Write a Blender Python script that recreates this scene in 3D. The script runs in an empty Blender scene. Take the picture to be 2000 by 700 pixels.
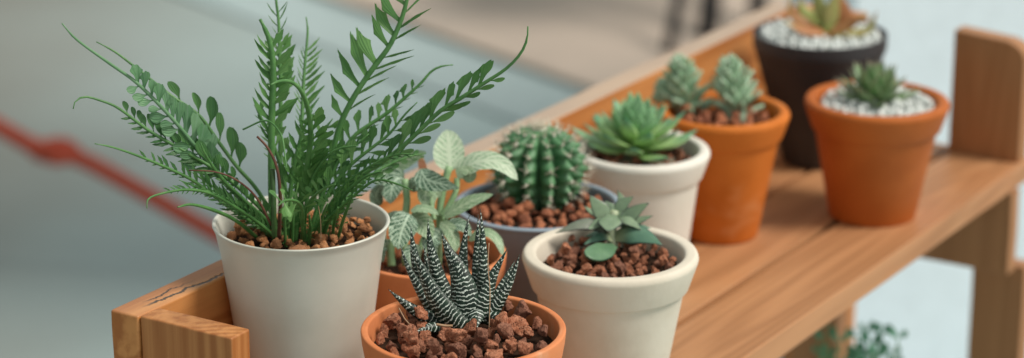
import bpy, bmesh, math, random
from mathutils import Vector, Matrix, noise
from math import sin, cos, pi, radians, sqrt, tan, exp
random.seed(11)
V = Vector
SC = bpy.context.scene
COL = SC.collection
CM = 0.01
ZS = 45.0            # shelf top above the floor, cm
CAMZ = 45.3 + ZS     # camera height, cm
TILT = radians(18.0)
F = 5000.0           # focal length in pixels of the 2000 px wide photograph
AZ = radians(31.9)   # shelf direction, clockwise from straight ahead
CAM = V((0, 0, CAMZ))
FW = V((0, cos(TILT), -sin(TILT))); UP = V((0, sin(TILT), cos(TILT))); RT = V((1, 0, 0))

def ray(u, v): return RT*((u-1000)/F) + UP*((350-v)/F) + FW
def PX(u, v, d): return CAM + ray(u, v)*d
def PZ(u, v, z):
    r = ray(u, v); return CAM + r*((z-CAMZ)/r.z)
def sm(a, b, x):
    t = max(0, min(1, (x-a)/(b-a))); return t*t*(3-2*t)

# ---------------------------------------------------------------- objects
class MB:
    def __init__(s): s.v = []; s.f = []; s.uv = []; s.uv2 = []
    def add(s, vs, fs, uv=None, uv2=None):
        o = len(s.v); s.v += vs; s.f += [tuple(i+o for i in f) for f in fs]
        s.uv += uv or [(0, 0)]*len(vs); s.uv2 += uv2 or [(0, 0)]*len(vs)
    def mesh(s, name, mat, origin=V((0, 0, 0)), smooth=True):
        me = bpy.data.meshes.new(name)
        me.from_pydata([tuple((p-origin)*CM) for p in s.v], [], s.f)
        a = me.uv_layers.new(name='UVMap'); b = me.uv_layers.new(name='frac')
        for l in me.loops:
            a.data[l.index].uv = s.uv[l.vertex_index]; b.data[l.index].uv = s.uv2[l.vertex_index]
        me.materials.append(mat)
        if smooth: me.polygons.foreach_set('use_smooth', [True]*len(me.polygons))
        me.update(); return me
    def build(s, name, mat, root=None, smooth=True, parent=None):
        """mesh given in world cm; root is the thing's Empty (unrotated)"""
        org = root.location/CM if root else V((0, 0, 0))
        o = bpy.data.objects.new(name, s.mesh(name, mat, org, smooth)); COL.objects.link(o)
        o.parent = parent or root
        return o

def tag(o, label, cat, group=None, kind=None):
    if label: o['label'] = label
    if cat: o['category'] = cat
    if group: o['group'] = group
    if kind: o['kind'] = kind
    return o
def thing(name, label, cat, loc, group=None, rotz=0):
    o = bpy.data.objects.new(name, None); COL.objects.link(o)
    o.location = V(loc)*CM; o.rotation_euler = (0, 0, rotz); o.empty_display_size = .02
    return tag(o, label, cat, group)

# ---------------------------------------------------------------- materials
def newmat(name):
    m = bpy.data.materials.new(name); m.use_nodes = True
    nt = m.node_tree; b = nt.nodes['Principled BSDF']; return m, nt, b
def nd(nt, t, **kw):
    n = nt.nodes.new(t)
    for k, v in kw.items():
        if k.startswith('i_'):
            key = k[2:]; key = int(key) if key.isdigit() else key.replace('_', ' ')
            n.inputs[key].default_value = v
        else: setattr(n, k, v)
    return n
def lk(nt, a, b): nt.links.new(a, b)
def mth(nt, op, a, b=None, c=None, clamp=False):
    n = nt.nodes.new('ShaderNodeMath'); n.operation = op; n.use_clamp = clamp
    for i, x in enumerate((a, b, c)):
        if x is None: continue
        if isinstance(x, (int, float)): n.inputs[i].default_value = x
        else: nt.links.new(x, n.inputs[i])
    return n.outputs[0]
def mixc(nt, f, a, b):
    n = nt.nodes.new('ShaderNodeMix'); n.data_type = 'RGBA'
    for i, x in ((0, f), (6, a), (7, b)):
        if isinstance(x, (int, float)): n.inputs[i].default_value = x
        elif isinstance(x, tuple): n.inputs[i].default_value = (*x, 1)[:4]
        else: nt.links.new(x, n.inputs[i])
    return n.outputs[2]
def sstep(nt, x, a, b, lo=0., hi=1.):
    n = nt.nodes.new('ShaderNodeMapRange'); n.interpolation_type = 'SMOOTHSTEP'
    nt.links.new(x, n.inputs[0]); n.inputs[1].default_value = a; n.inputs[2].default_value = b
    n.inputs[3].default_value = lo; n.inputs[4].default_value = hi; return n.outputs[0]
def noisen(nt, vec, scale, detail=4, rough=.55, dist=0):
    n = nt.nodes.new('ShaderNodeTexNoise'); n.inputs['Scale'].default_value = scale
    n.inputs['Detail'].default_value = detail; n.inputs['Roughness'].default_value = rough
    n.inputs['Distortion'].default_value = dist
    if vec is not None: nt.links.new(vec, n.inputs['Vector'])
    return n.outputs['Fac']
def objco(nt, rnd=True):
    tc = nt.nodes.new('ShaderNodeTexCoord')
    if not rnd: return tc.outputs['Object']
    oi = nt.nodes.new('ShaderNodeObjectInfo')
    a = nd(nt, 'ShaderNodeVectorMath', operation='MULTIPLY_ADD')
    cb = nt.nodes.new('ShaderNodeCombineXYZ')
    for k, s in enumerate((3.1, 7.7, 5.3)): lk(nt, mth(nt, 'MULTIPLY', oi.outputs['Random'], s), cb.inputs[k])
    lk(nt, tc.outputs['Object'], a.inputs[0]); a.inputs[1].default_value = (1, 1, 1); lk(nt, cb.outputs[0], a.inputs[2])
    return a.outputs[0]
def scalev(nt, vec, s):
    m = nd(nt, 'ShaderNodeVectorMath', operation='MULTIPLY'); lk(nt, vec, m.inputs[0]); m.inputs[1].default_value = s
    return m.outputs[0]
def bump(nt, b, h, dist, strength=1.):
    n = nt.nodes.new('ShaderNodeBump'); n.inputs['Distance'].default_value = dist
    n.inputs['Strength'].default_value = strength
    lk(nt, h, n.inputs['Height']); lk(nt, n.outputs[0], b.inputs['Normal']); return n
def spec(b, r, s=.5):
    b.inputs['Roughness'].default_value = r; b.inputs['Specular IOR Level'].default_value = s

def mottled(name, c1, c2, scale, rough, bumpd=.0002, bscale=None, sp=.4, lo=.35, hi=.65, sub=0, c3=None, s3=8, t3=(.6, .75)):
    m, nt, b = newmat(name); co = objco(nt)
    f = noisen(nt, co, scale, 5)
    c = mixc(nt, sstep(nt, f, lo, hi), c1, c2)
    if c3:
        g = noisen(nt, co, s3, 6, .65, 1.0); c = mixc(nt, sstep(nt, g, *t3), c, c3)
    lk(nt, c, b.inputs['Base Color']); spec(b, rough, sp)
    if bumpd: bump(nt, b, noisen(nt, co, bscale or scale*4, 6, .6), bumpd)
    if sub:
        b.inputs['Subsurface Weight'].default_value = sub
        b.inputs['Subsurface Radius'].default_value = (.003, .004, .002); b.inputs['Subsurface Scale'].default_value = .6
    return m

def rockmat(name, c1, c2, c3, pore=True, rough=.95):
    m, nt, b = newmat(name); co = objco(nt)
    oi = nt.nodes.new('ShaderNodeObjectInfo')
    f = noisen(nt, co, 260, 6, .7)
    c = mixc(nt, sstep(nt, f, .36, .64), c1, c2)
    r = mth(nt, 'MULTIPLY', oi.outputs['Random'], 1.0)
    c = mixc(nt, sstep(nt, r, .35, .95, 0, .8), c, c3)
    h = noisen(nt, co, 420, 6, .7)
    if pore:
        v = nd(nt, 'ShaderNodeTexVoronoi'); v.inputs['Scale'].default_value = 750; lk(nt, co, v.inputs['Vector'])
        p = sstep(nt, v.outputs['Distance'], .15, .45)
        p2 = sstep(nt, noisen(nt, co, 300, 3), .42, .55)
        p = mth(nt, 'MAXIMUM', p, p2)
        c = mixc(nt, p, (c1[0]*.35, c1[1]*.35, c1[2]*.4), c)
        h = mth(nt, 'ADD', mth(nt, 'MULTIPLY', p, .6), h)
    lk(nt, c, b.inputs['Base Color']); spec(b, rough, .2); bump(nt, b, h, .0016, 1.)
    return m

def leafmat(name, c1, c2, c3=None, rough=.42, trans=.25, scale=120, sp=.5, rib=None, ribw=.1, tipc=None, tipr=(.8, 1.), edge=None, edger=(.8, 1.), sub=0., basec=None, baser=(.0, .35), vary=None):
    m, nt, b = newmat(name); co = objco(nt)
    f = noisen(nt, co, scale, 4)
    c = mixc(nt, sstep(nt, f, .35, .68), c1, c2)
    uv = nd(nt, 'ShaderNodeUVMap', uv_map='frac'); sx = nt.nodes.new('ShaderNodeSeparateXYZ'); lk(nt, uv.outputs[0], sx.inputs[0])
    S, A = sx.outputs[0], mth(nt, 'ABSOLUTE', sx.outputs[1])
    if c3:
        g = noisen(nt, co, scale*.25, 3); c = mixc(nt, sstep(nt, g, .5, .72), c, c3)
    if vary:   # each leaflet its own green
        u1 = nd(nt, 'ShaderNodeUVMap', uv_map='UVMap'); s1 = nt.nodes.new('ShaderNodeSeparateXYZ'); lk(nt, u1.outputs[0], s1.inputs[0])
        c = mixc(nt, sstep(nt, s1.outputs[0], .45, 1., 0, .75), c, vary)
    if basec: c = mixc(nt, sstep(nt, S, baser[0], baser[1], 1, 0), c, basec)
    if rib: c = mixc(nt, sstep(nt, A, 0, ribw, .7, 0), c, rib)
    if edge: c = mixc(nt, sstep(nt, A, edger[0], edger[1]), c, edge)
    if tipc: c = mixc(nt, sstep(nt, S, *tipr), c, tipc)
    lk(nt, c, b.inputs['Base Color']); spec(b, rough, sp)
    if sub:
        b.inputs['Subsurface Weight'].default_value = sub
        b.inputs['Subsurface Radius'].default_value = (.002, .004, .001); b.inputs['Subsurface Scale'].default_value = .5
    w = mth(nt, 'SINE', mth(nt, 'MULTIPLY', sx.outputs[1], 14)) if rib else noisen(nt, co, scale*5, 3)
    bump(nt, b, w, .00012 if rib else .0002, .5)
    if trans:
        t = nt.nodes.new('ShaderNodeBsdfTranslucent'); lk(nt, c, t.inputs[0])
        mx = nt.nodes.new('ShaderNodeMixShader'); mx.inputs[0].default_value = trans
        out = nt.nodes['Material Output']
        lk(nt, b.outputs[0], mx.inputs[1]); lk(nt, t.outputs[0], mx.inputs[2]); lk(nt, mx.outputs[0], out.inputs[0])
    return m

def woodmat(name, cd, cl, axis=0, crack=False, grey=None, fine=42, amp=.17, f0s=28.):
    m, nt, b = newmat(name); co = objco(nt)
    s = [150., 150., 150.]; s[axis] = 5.
    f1 = noisen(nt, scalev(nt, co, tuple(s)), 1, 3, .5, .6)
    s = [300., 300., 300.]; s[axis] = 8.
    fb = noisen(nt, scalev(nt, co, tuple(s)), 1, 4, .6)
    s = [f0s]*3; s[axis] = f0s*.06
    f0 = noisen(nt, scalev(nt, co, tuple(s)), 1, 1, .5, .4)
    rings = mth(nt, 'SINE', mth(nt, 'MULTIPLY', f0, fine))
    g = mth(nt, 'ADD', mth(nt, 'MULTIPLY', f1, .7), mth(nt, 'MULTIPLY', rings, amp))
    g = mth(nt, 'ADD', g, mth(nt, 'MULTIPLY', mth(nt, 'SUBTRACT', fb, .5), .35))
    c = mixc(nt, sstep(nt, g, .12, .58), cd, cl)
    blot = noisen(nt, co, 14, 3)
    c = mixc(nt, sstep(nt, blot, .5, .8, 0, .45), c, (cd[0]*1.3, cd[1]*1.05, cd[2]*.9))
    # small pale scuffs
    sc = noisen(nt, co, 380, 5, .7, .5); c = mixc(nt, sstep(nt, sc, .66, .76, 0, .5), c, (.55, .38, .26))
    h = mth(nt, 'ADD', g, mth(nt, 'MULTIPLY', fb, .6))
    if crack:
        tc = nt.nodes.new('ShaderNodeTexCoord'); sp = nt.nodes.new('ShaderNodeSeparateXYZ'); lk(nt, tc.outputs['Object'], sp.inputs[0])
        for (y0, sl, x0, x1, wd, sd) in ((-.0013, -.07, .008, .075, .00055, 3.), (.0025, -.05, .012, .05, .00035, 9.)):
            cb = nt.nodes.new('ShaderNodeCombineXYZ'); lk(nt, mth(nt, 'ADD', mth(nt, 'MULTIPLY', sp.outputs[0], 70), sd), cb.inputs[0])
            wob = mth(nt, 'MULTIPLY', mth(nt, 'SUBTRACT', noisen(nt, cb.outputs[0], 1, 5, .7), .5), .011)
            yy = mth(nt, 'ADD', mth(nt, 'ADD', mth(nt, 'MULTIPLY', sp.outputs[0], sl), y0), wob)
            dd = mth(nt, 'ABSOLUTE', mth(nt, 'SUBTRACT', sp.outputs[1], yy))
            win = mth(nt, 'MULTIPLY', sstep(nt, sp.outputs[0], x0, x0+.01), sstep(nt, sp.outputs[0], x1-.02, x1, 1, 0))
            cr = mth(nt, 'MULTIPLY', sstep(nt, dd, wd*.5, wd*2.2, 1, 0), win)
            c = mixc(nt, cr, c, (.03, .014, .008)); h = mth(nt, 'SUBTRACT', h, mth(nt, 'MULTIPLY', cr, 2))
    if grey:   # sky sheen painted grey on the upper face, stronger towards the far end
        ge = nt.nodes.new('ShaderNodeNewGeometry'); sn = nt.nodes.new('ShaderNodeSeparateXYZ'); lk(nt, ge.outputs['True Normal'], sn.inputs[0])
        so_ = nt.nodes.new('ShaderNodeSeparateXYZ'); lk(nt, nd(nt, 'ShaderNodeTexCoord').outputs['Object'], so_.inputs[0])
        sheen = mth(nt, 'MULTIPLY', sstep(nt, sn.outputs[2], .3, .9), sstep(nt, so_.outputs[0], .08, .3, .12, .7))
        c = mixc(nt, sheen, c, grey)
    lk(nt, c, b.inputs['Base Color']); spec(b, .5, .45)
    bump(nt, b, h, .0004, .7)
    return m

M = {}
M['wood'] = woodmat('oiled_wood', (.35, .165, .07), (.50, .25, .115), fine=120, amp=.10, f0s=14.)
M['wood_rail'] = woodmat('rail_wood', (.40, .14, .035), (.62, .27, .085), crack=True, grey=(.46, .42, .35))
M['wood_shaded'] = woodmat('shaded_brown_wood', (.34, .155, .062), (.41, .195, .082), axis=2, fine=150, amp=.1, f0s=14.)  # shade on the far post, legs and beam put into a darker brown
M['wood_post'] = woodmat('post_wood', (.36, .13, .036), (.58, .26, .09), axis=2, fine=200, amp=.09, f0s=14.)
M['white_glaze'] = mottled('off_white_glaze', (.60, .605, .53), (.66, .66, .585), 30, .33, .00006, 90, .5, c3=(.56, .53, .45), s3=160, t3=(.70, .78))
M['cream'] = mottled('cream_clay', (.66, .60, .49), (.72, .66, .55), 40, .62, .00012, 300, .35, c3=(.55, .47, .36), s3=45, t3=(.66, .8))
M['white_clay'] = mottled('white_clay', (.74, .71, .63), (.78, .75, .68), 40, .6, .0001, 300, .35)
M['terra'] = mottled('terracotta', (.60, .20, .075), (.68, .245, .10), 45, .75, .00012, 420, .25, c3=(.74, .40, .24), s3=26, t3=(.52, .8))
M['terra_bright'] = mottled('bright_terracotta', (.52, .14, .016), (.60, .17, .024), 35, .7, .0001, 400, .25, c3=(.66, .27, .10), s3=22, t3=(.52, .8))
M['terra_far'] = mottled('smooth_terracotta', (.40, .10, .014), (.47, .125, .02), 35, .6, .0001, 400, .3, c3=(.55, .2, .08), s3=30, t3=(.68, .85))
M['grey_glaze'] = mottled('blue_grey_glaze', (.26, .33, .40), (.30, .37, .44), 40, .45, .00008, 200, .45, c3=(.3, .28, .25), s3=150, t3=(.72, .8))
M['black_plastic'] = mottled('black_plastic', (.030, .028, .032), (.042, .040, .044), 40, .5, .0001, 300, .4)
M['soil'] = mottled('dark_soil', (.02, .012, .008), (.05, .026, .016), 300, 1., .0015, 500, .1)
M['grit'] = mottled('pale_grit', (.30, .32, .30), (.5, .52, .5), 300, .9, .001, 500, .1)
M['lava'] = rockmat('lava_rock', (.44, .155, .08), (.66, .30, .18), (.28, .135, .095))
M['clay_gravel'] = rockmat('clay_gravel', (.54, .22, .09), (.72, .36, .17), (.44, .20, .10), pore=False)
M['red_gravel'] = rockmat('red_gravel', (.52, .17, .08), (.68, .29, .16), (.34, .13, .08), pore=False)
M['pebble'] = mottled('white_pebble', (.74, .79, .77), (.84, .88, .86), 200, .5, .0001, 400, .4)
M['fern'] = leafmat('fern_leaf', (.075, .21, .052), (.125, .29, .075), (.055, .155, .05), .36, .25, 110, vary=(.20, .40, .13), rib=(.10, .25, .09), ribw=.12)
M['fern_pale'] = leafmat('fern_leaf_underside', (.12, .28, .13), (.17, .36, .17), (.09, .21, .10), .45, .2, 160, vary=(.20, .37, .20), rib=(.24, .42, .25), ribw=.15)
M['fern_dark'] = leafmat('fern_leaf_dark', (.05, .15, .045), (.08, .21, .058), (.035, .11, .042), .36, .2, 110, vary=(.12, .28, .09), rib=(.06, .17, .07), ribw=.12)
M['rachis'] = leafmat('fern_stem', (.06, .18, .045), (.10, .25, .07), None, .45, 0, 150)
M['rachis_dark'] = leafmat('fern_stem_brownish', (.035, .085, .022), (.06, .14, .04), (.09, .06, .03), .5, 0, 150)
M['rachis_pale'] = leafmat('fern_stem_pale', (.11, .25, .11), (.15, .30, .15), None, .45, 0, 150)
M['dead'] = leafmat('dead_stem', (.10, .035, .022), (.16, .07, .04), None, .7, 0, 150)
M['straw'] = leafmat('dry_thread', (.36, .22, .12), (.45, .3, .18), None, .7, 0, 150)

def zebra():
    m, nt, b = newmat('zebra_leaf')
    u1 = nd(nt, 'ShaderNodeUVMap', uv_map='UVMap'); u2 = nd(nt, 'ShaderNodeUVMap', uv_map='frac')
    a = nt.nodes.new('ShaderNodeSeparateXYZ'); lk(nt, u1.outputs[0], a.inputs[0])
    f = nt.nodes.new('ShaderNodeSeparateXYZ'); lk(nt, u2.outputs[0], f.inputs[0])
    oi = nt.nodes.new('ShaderNodeObjectInfo'); cb = nt.nodes.new('ShaderNodeCombineXYZ')
    lk(nt, mth(nt, 'ADD', mth(nt, 'MULTIPLY', a.outputs[0], 3.2), mth(nt, 'MULTIPLY', oi.outputs['Random'], 9)), cb.inputs[0])
    lk(nt, mth(nt, 'MULTIPLY', a.outputs[1], 3.), cb.inputs[1])
    n1 = noisen(nt, cb.outputs[0], 1, 2, .5)
    ph = mth(nt, 'MULTIPLY', a.outputs[1], 2*pi/.18)
    ph = mth(nt, 'ADD', ph, mth(nt, 'MULTIPLY', n1, 9.0))
    ph = mth(nt, 'SUBTRACT', ph, mth(nt, 'MULTIPLY', mth(nt, 'ABSOLUTE', f.outputs[1]), 2.6))
    bd = mth(nt, 'SINE', ph)
    cb2 = nt.nodes.new('ShaderNodeCombineXYZ'); lk(nt, a.outputs[0], cb2.inputs[0]); lk(nt, a.outputs[1], cb2.inputs[1]); lk(nt, oi.outputs['Random'], cb2.inputs[2])
    n2 = noisen(nt, cb2.outputs[0], 13, 2, .5)
    k = sstep(nt, f.outputs[0], .25, .9, 1.6, 7.5)
    v = mth(nt, 'ADD', bd, mth(nt, 'MULTIPLY', mth(nt, 'SUBTRACT', n2, .52), k))
    mk = mth(nt, 'MULTIPLY', sstep(nt, v, .46, .80), sstep(nt, mth(nt, 'ABSOLUTE', f.outputs[1]), .72, .99, 1, .25))
    base = mixc(nt, sstep(nt, noisen(nt, cb2.outputs[0], 4, 3), .4, .65), (.005, .018, .012), (.016, .045, .026))
    c = mixc(nt, mk, base, (.62, .71, .64))
    lk(nt, c, b.inputs['Base Color']); spec(b, .45, .45); bump(nt, b, mk, .0005, .8)
    return m
M['zebra'] = zebra()

def fitt(name, dark, pale, wide):
    m, nt, b = newmat(name)
    u2 = nd(nt, 'ShaderNodeUVMap', uv_map='frac')
    f = nt.nodes.new('ShaderNodeSeparateXYZ'); lk(nt, u2.outputs[0], f.inputs[0])
    S, A = f.outputs[0], mth(nt, 'ABSOLUTE', f.outputs[1])
    co = objco(nt)
    mid = sstep(nt, A, .05*wide, .16*wide, 1, 0)
    wob = mth(nt, 'MULTIPLY', mth(nt, 'SUBTRACT', noisen(nt, co, 180, 2), .5), .12)
    q = mth(nt, 'MULTIPLY', mth(nt, 'ADD', mth(nt, 'SUBTRACT', S, mth(nt, 'MULTIPLY', A, .26)), wob), 8.)
    fr = mth(nt, 'ABSOLUTE', mth(nt, 'SUBTRACT', mth(nt, 'FRACT', q), .5))
    side = sstep(nt, fr, .08*wide, .24*wide, 1, 0)
    vo = nd(nt, 'ShaderNodeTexVoronoi', feature='DISTANCE_TO_EDGE'); vo.inputs['Scale'].default_value = 1
    cb = nt.nodes.new('ShaderNodeCombineXYZ'); lk(nt, mth(nt, 'MULTIPLY', S, 15), cb.inputs[0]); lk(nt, mth(nt, 'MULTIPLY', f.outputs[1], 6), cb.inputs[1])
    lk(nt, cb.outputs[0], vo.inputs['Vector'])
    net = sstep(nt, vo.outputs['Distance'], .03*wide, .14*wide, .8, 0)
    mk = mth(nt, 'MAXIMUM', mth(nt, 'MAXIMUM', mid, side), net)
    n = noisen(nt, co, 150, 3)
    c = mixc(nt, mk, mixc(nt, n, dark, (dark[0]*1.8, dark[1]*1.6, dark[2]*1.7)), pale)
    lk(nt, c, b.inputs['Base Color']); spec(b, .42, .45); bump(nt, b, mk, -.0003, .6)
    t = nt.nodes.new('ShaderNodeBsdfTranslucent'); lk(nt, c, t.inputs[0])
    mx = nt.nodes.new('ShaderNodeMixShader'); mx.inputs[0].default_value = .2
    lk(nt, b.outputs[0], mx.inputs[1]); lk(nt, t.outputs[0], mx.inputs[2]); lk(nt, mx.outputs[0], nt.nodes['Material Output'].inputs[0])
    return m
M['fitt'] = fitt('veined_leaf', (.028, .10, .05), (.52, .68, .52), .85)
M['fitt_pale'] = fitt('veined_leaf_pale', (.22, .38, .22), (.62, .73, .55), 1.5)
M['fitt_mid'] = fitt('veined_leaf_mid', (.13, .28, .13), (.54, .67, .46), 1.05)
M['fitt_stem'] = leafmat('veined_plant_stem', (.24, .40, .20), (.32, .48, .26), None, .5, 0, 100, sub=.1)
M['cactus'] = leafmat('cactus_skin', (.05, .16, .065), (.09, .24, .10), (.18, .34, .20), .5, 0, 120, sub=.06)
M['spine'] = leafmat('cactus_spine', (.58, .52, .40), (.76, .72, .60), None, .7, 0, 200)
M['areole'] = leafmat('cactus_areole', (.66, .64, .54), (.80, .78, .68), None, .9, 0, 300)
M['ech'] = leafmat('rosette_leaf', (.31, .50, .18), (.42, .60, .27), (.24, .42, .20), .42, 0, 70, sub=.12, tipc=(.09, .27, .16), tipr=(.55, 1.), basec=(.33, .55, .14), baser=(0, .4))
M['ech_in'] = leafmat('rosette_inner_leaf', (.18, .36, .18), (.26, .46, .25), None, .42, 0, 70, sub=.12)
M['ech_old'] = leafmat('rosette_old_leaf', (.24, .22, .16), (.32, .30, .22), (.16, .10, .08), .6, 0, 90)
M['column'] = leafmat('columnar_leaf', (.33, .49, .33), (.44, .58, .43), (.20, .36, .22), .55, 0, 200, sub=.1)
M['dark_ros'] = leafmat('dark_rosette_leaf', (.13, .26, .10), (.21, .35, .15), (.20, .20, .12), .45, 0, 90, edge=(.22, .26, .16), edger=(.75, 1.), tipc=(.25, .20, .14), tipr=(.82, 1.))
M['yel'] = leafmat('yellow_green_leaf', (.26, .31, .08), (.36, .38, .13), (.34, .20, .08), .4, 0, 60, sub=.1, tipc=(.34, .16, .07), tipr=(.7, 1.))
M['rust'] = leafmat('rust_leaf', (.34, .13, .045), (.42, .20, .07), (.24, .10, .06), .5, 0, 60, sub=.1, tipc=(.34, .26, .08), tipr=(.6, 1.))
M['suc'] = leafmat('grey_green_leaf', (.15, .23, .14), (.23, .32, .20), (.10, .15, .11), .36, 0, 90, sub=.1, edge=(.03, .04, .04), edger=(.80, .97), tipc=(.05, .045, .05), tipr=(.86, 1.))
M['suc_dull'] = leafmat('purplish_leaf', (.13, .16, .12), (.17, .20, .15), (.13, .11, .10), .42, 0, 90, sub=.08, edge=(.04, .035, .04), edger=(.8, .98))
M['suc_teal'] = leafmat('teal_leaf', (.10, .22, .15), (.14, .27, .18), (.07, .14, .11), .38, 0, 90, sub=.1, edge=(.03, .07, .06), edger=(.8, .98), basec=(.38, .44, .26), baser=(.05, .4))
M['suc_green'] = leafmat('round_green_leaf', (.09, .19, .10), (.14, .26, .14), None, .4, 0, 90, sub=.1, edge=(.05, .12, .07), edger=(.85, 1.))
M['suc_stem'] = leafmat('pale_stem', (.36, .43, .27), (.42, .48, .32), None, .5, 0, 90, sub=.1)
M['rope'] = mottled('red_rope', (.46, .075, .045), (.54, .11, .065), 300, .85, .001, 500, .2)
M['blackmetal'] = mottled('black_metal', (.016, .016, .018), (.03, .028, .03), 60, .5, .0001, 200, .4)
M['lowleaf'] = leafmat('low_plant_leaf', (.05, .20, .11), (.09, .28, .15), None, .5, .2, 40)

# ---------------------------------------------------------------- shapes
def catmull(pts, n):
    P = [pts[0]*2-pts[1]] + list(pts) + [pts[-1]*2-pts[-2]]
    out = []; segs = len(pts)-1
    for i in range(n+1):
        t = i/n*segs; k = min(int(t), segs-1); t -= k
        a, b, c, d = P[k], P[k+1], P[k+2], P[k+3]
        out.append(.5*((2*b)+(c-a)*t+(2*a-5*b+4*c-d)*t*t+(3*b-a-3*c+d)*t**3))
    # equal spacing
    L = [0]
    for i in range(1, len(out)): L.append(L[-1]+(out[i]-out[i-1]).length)
    res = []; j = 0
    for i in range(n+1):
        tgt = L[-1]*i/n
        while j < n-1 and L[j+1] < tgt: j += 1
        sp = L[j+1]-L[j]; w = (tgt-L[j])/sp if sp > 1e-9 else 0
        res.append(out[j].lerp(out[j+1], min(1, max(0, w))))
    return res, L[-1]

def tube(mb, pts, rad, n=8, samples=24, cap=True, twist=0, ribs=0):
    P, L = catmull(pts, samples); ref = V((.3, .2, 1)).normalized()
    vs = []; uv2 = []
    for i, p in enumerate(P):
        T = (P[min(i+1, samples)]-P[max(i-1, 0)]).normalized()
        a = T.cross(ref)
        if a.length < .05: a = T.cross(V((1, 0, 0)))
        a.normalize(); b = T.cross(a); s = i/samples; r = rad(s) if callable(rad) else rad
        for k in range(n):
            t = 2*pi*k/n + twist*s
            rr = r*(1+(ribs*(cos(3*t)) if ribs else 0))
            vs.append(p+(a*cos(2*pi*k/n)+b*sin(2*pi*k/n))*rr); uv2.append((s, .5))
    fs = [(i*n+k, i*n+(k+1) % n, (i+1)*n+(k+1) % n, (i+1)*n+k) for i in range(samples) for k in range(n)]
    if cap:
        fs.append(tuple(range(n-1, -1, -1))); fs.append(tuple(samples*n+k for k in range(n)))
    mb.add(vs, fs, None, uv2)

def fleshy(mb, pts, W, T, nrm, n=12, m=16, flat=.35, off=0., keel=0.):
    """thick leaf along pts: W(s), T(s) half width/thickness; nrm = upper (inner) side"""
    P, L = catmull(pts, m); vs = []; uv = []; uv2 = []
    for i, p in enumerate(P):
        s = i/m; t = (P[min(i+1, m)]-P[max(i-1, 0)]).normalized()
        side = t.cross(nrm)
        if side.length < 1e-3: side = t.cross(V((.3, 1, .2)))
        side.normalize(); up = side.cross(t).normalized(); w, th = W(s), T(s)
        for k in range(n):
            a = 2*pi*k/n; ca, sa = cos(a), sin(a)
            h = th*sa*(flat if sa > 0 else 1.)
            if keel and sa < 0: h -= keel*th*max(0, -sa)**4
            x = ca*w
            vs.append(p+side*x+up*h)
            aa = a if a <= pi else a-2*pi
            uv.append((w*1.2*(abs(aa) if sa < 0 else aa)*1.0 + off, s*L)); uv2.append((s, ca))
    fs = [(i*n+k, i*n+(k+1) % n, (i+1)*n+(k+1) % n, (i+1)*n+k) for i in range(m) for k in range(n)]
    fs.append(tuple(range(n-1, -1, -1))); fs.append(tuple(m*n+k for k in range(n)))
    mb.add(vs, fs, uv, uv2)

def blade(mb, pts, W, nrm, m=12, n=8, cup=.2, wav=0., sd=0, thick=.03):
    """thin leaf with a cupped cross-section and a little thickness, frac uv = (s, a)"""
    P, L = catmull(pts, m)
    for sgn in (1, -1):
        vs = []; uv = []
        for i, p in enumerate(P):
            s = i/m; t = (P[min(i+1, m)]-P[max(i-1, 0)]).normalized()
            side = t.cross(nrm).normalized(); up = side.cross(t); w = W(s)
            for k in range(n+1):
                a = -1+2*k/n
                z = cup*w*a*a + wav*w*sin(9*s*pi+sd+2*a)*abs(a)
                th = thick*.5*(1-a*a)*min(1, 6*s+.2)*min(1, 6*(1-s)+.0)
                vs.append(p+side*(a*w)+up*(z+sgn*th)); uv.append((s, a))
        fs = []
        for i in range(m):
            for k in range(n):
                q = (i*(n+1)+k, i*(n+1)+k+1, (i+1)*(n+1)+k+1, (i+1)*(n+1)+k)
                fs.append(q if sgn < 0 else q[::-1])
        mb.add(vs, fs, None, uv)

def leaflet(mb, o, d, toT, nl, L, W, shape, bend, seed):
    """one fern leaflet: fan (wedge with scalloped end), blade (narrow sickle) or lobe (rounded paddle)"""
    m, n = 10, 8; rs = random.Random(seed); vs = []; uv = []
    lat = nl.cross(d).normalized(); pos = o.copy()
    ph = rs.uniform(0, 6); cup = rs.uniform(-.25, .45); asym = rs.uniform(-.12, .12); skew = rs.choice((-1, 1)); rv = rs.random()
    for i in range(m+1):
        s = i/m; th = bend*s
        dd = d*cos(th)+toT*sin(th)
        if i: pos = pos+dd*(L/m)
        if shape == 'fan': g = .26+.74*sm(0, .95, s)**1.15
        elif shape == 'wedge': g = (.34+.66*sm(0, .7, s)**1.1)*(1-.72*sm(.58, 1.05, s))
        elif shape == 'lobe': g = (.16+.84*sm(.15, .62, s))*(sqrt(max(0, 1-max(0, (s-.66)/.36)**2)))
        else: g = max(.03, sin(pi*(.06+.9*s)**.85))*(.75+.12*sin(15*s+ph))
        for k in range(n+1):
            a = -1+2*k/n
            back = 0
            if shape in ('fan', 'wedge') and s > .45:
                q = (s-.45)/.55
                back = -q*L*((.30 if shape == 'fan' else .16)*abs(a)**2.2 + .045*(1+cos(a*9+ph)) + (asym+.1*skew)*a)
            vs.append(pos + dd*back + lat*(((a if a*skew < 0 else a*1.35))*g*W*L) + nl*(cup*W*L*g*a*a - .10*L*s*s*cup))
            uv.append((s, a))
    fs = [(i*(n+1)+k, i*(n+1)+k+1, (i+1)*(n+1)+k+1, (i+1)*(n+1)+k) for i in range(m) for k in range(n)]
    mb.add(vs, fs, [(rv, rv)]*len(vs), uv)

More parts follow.
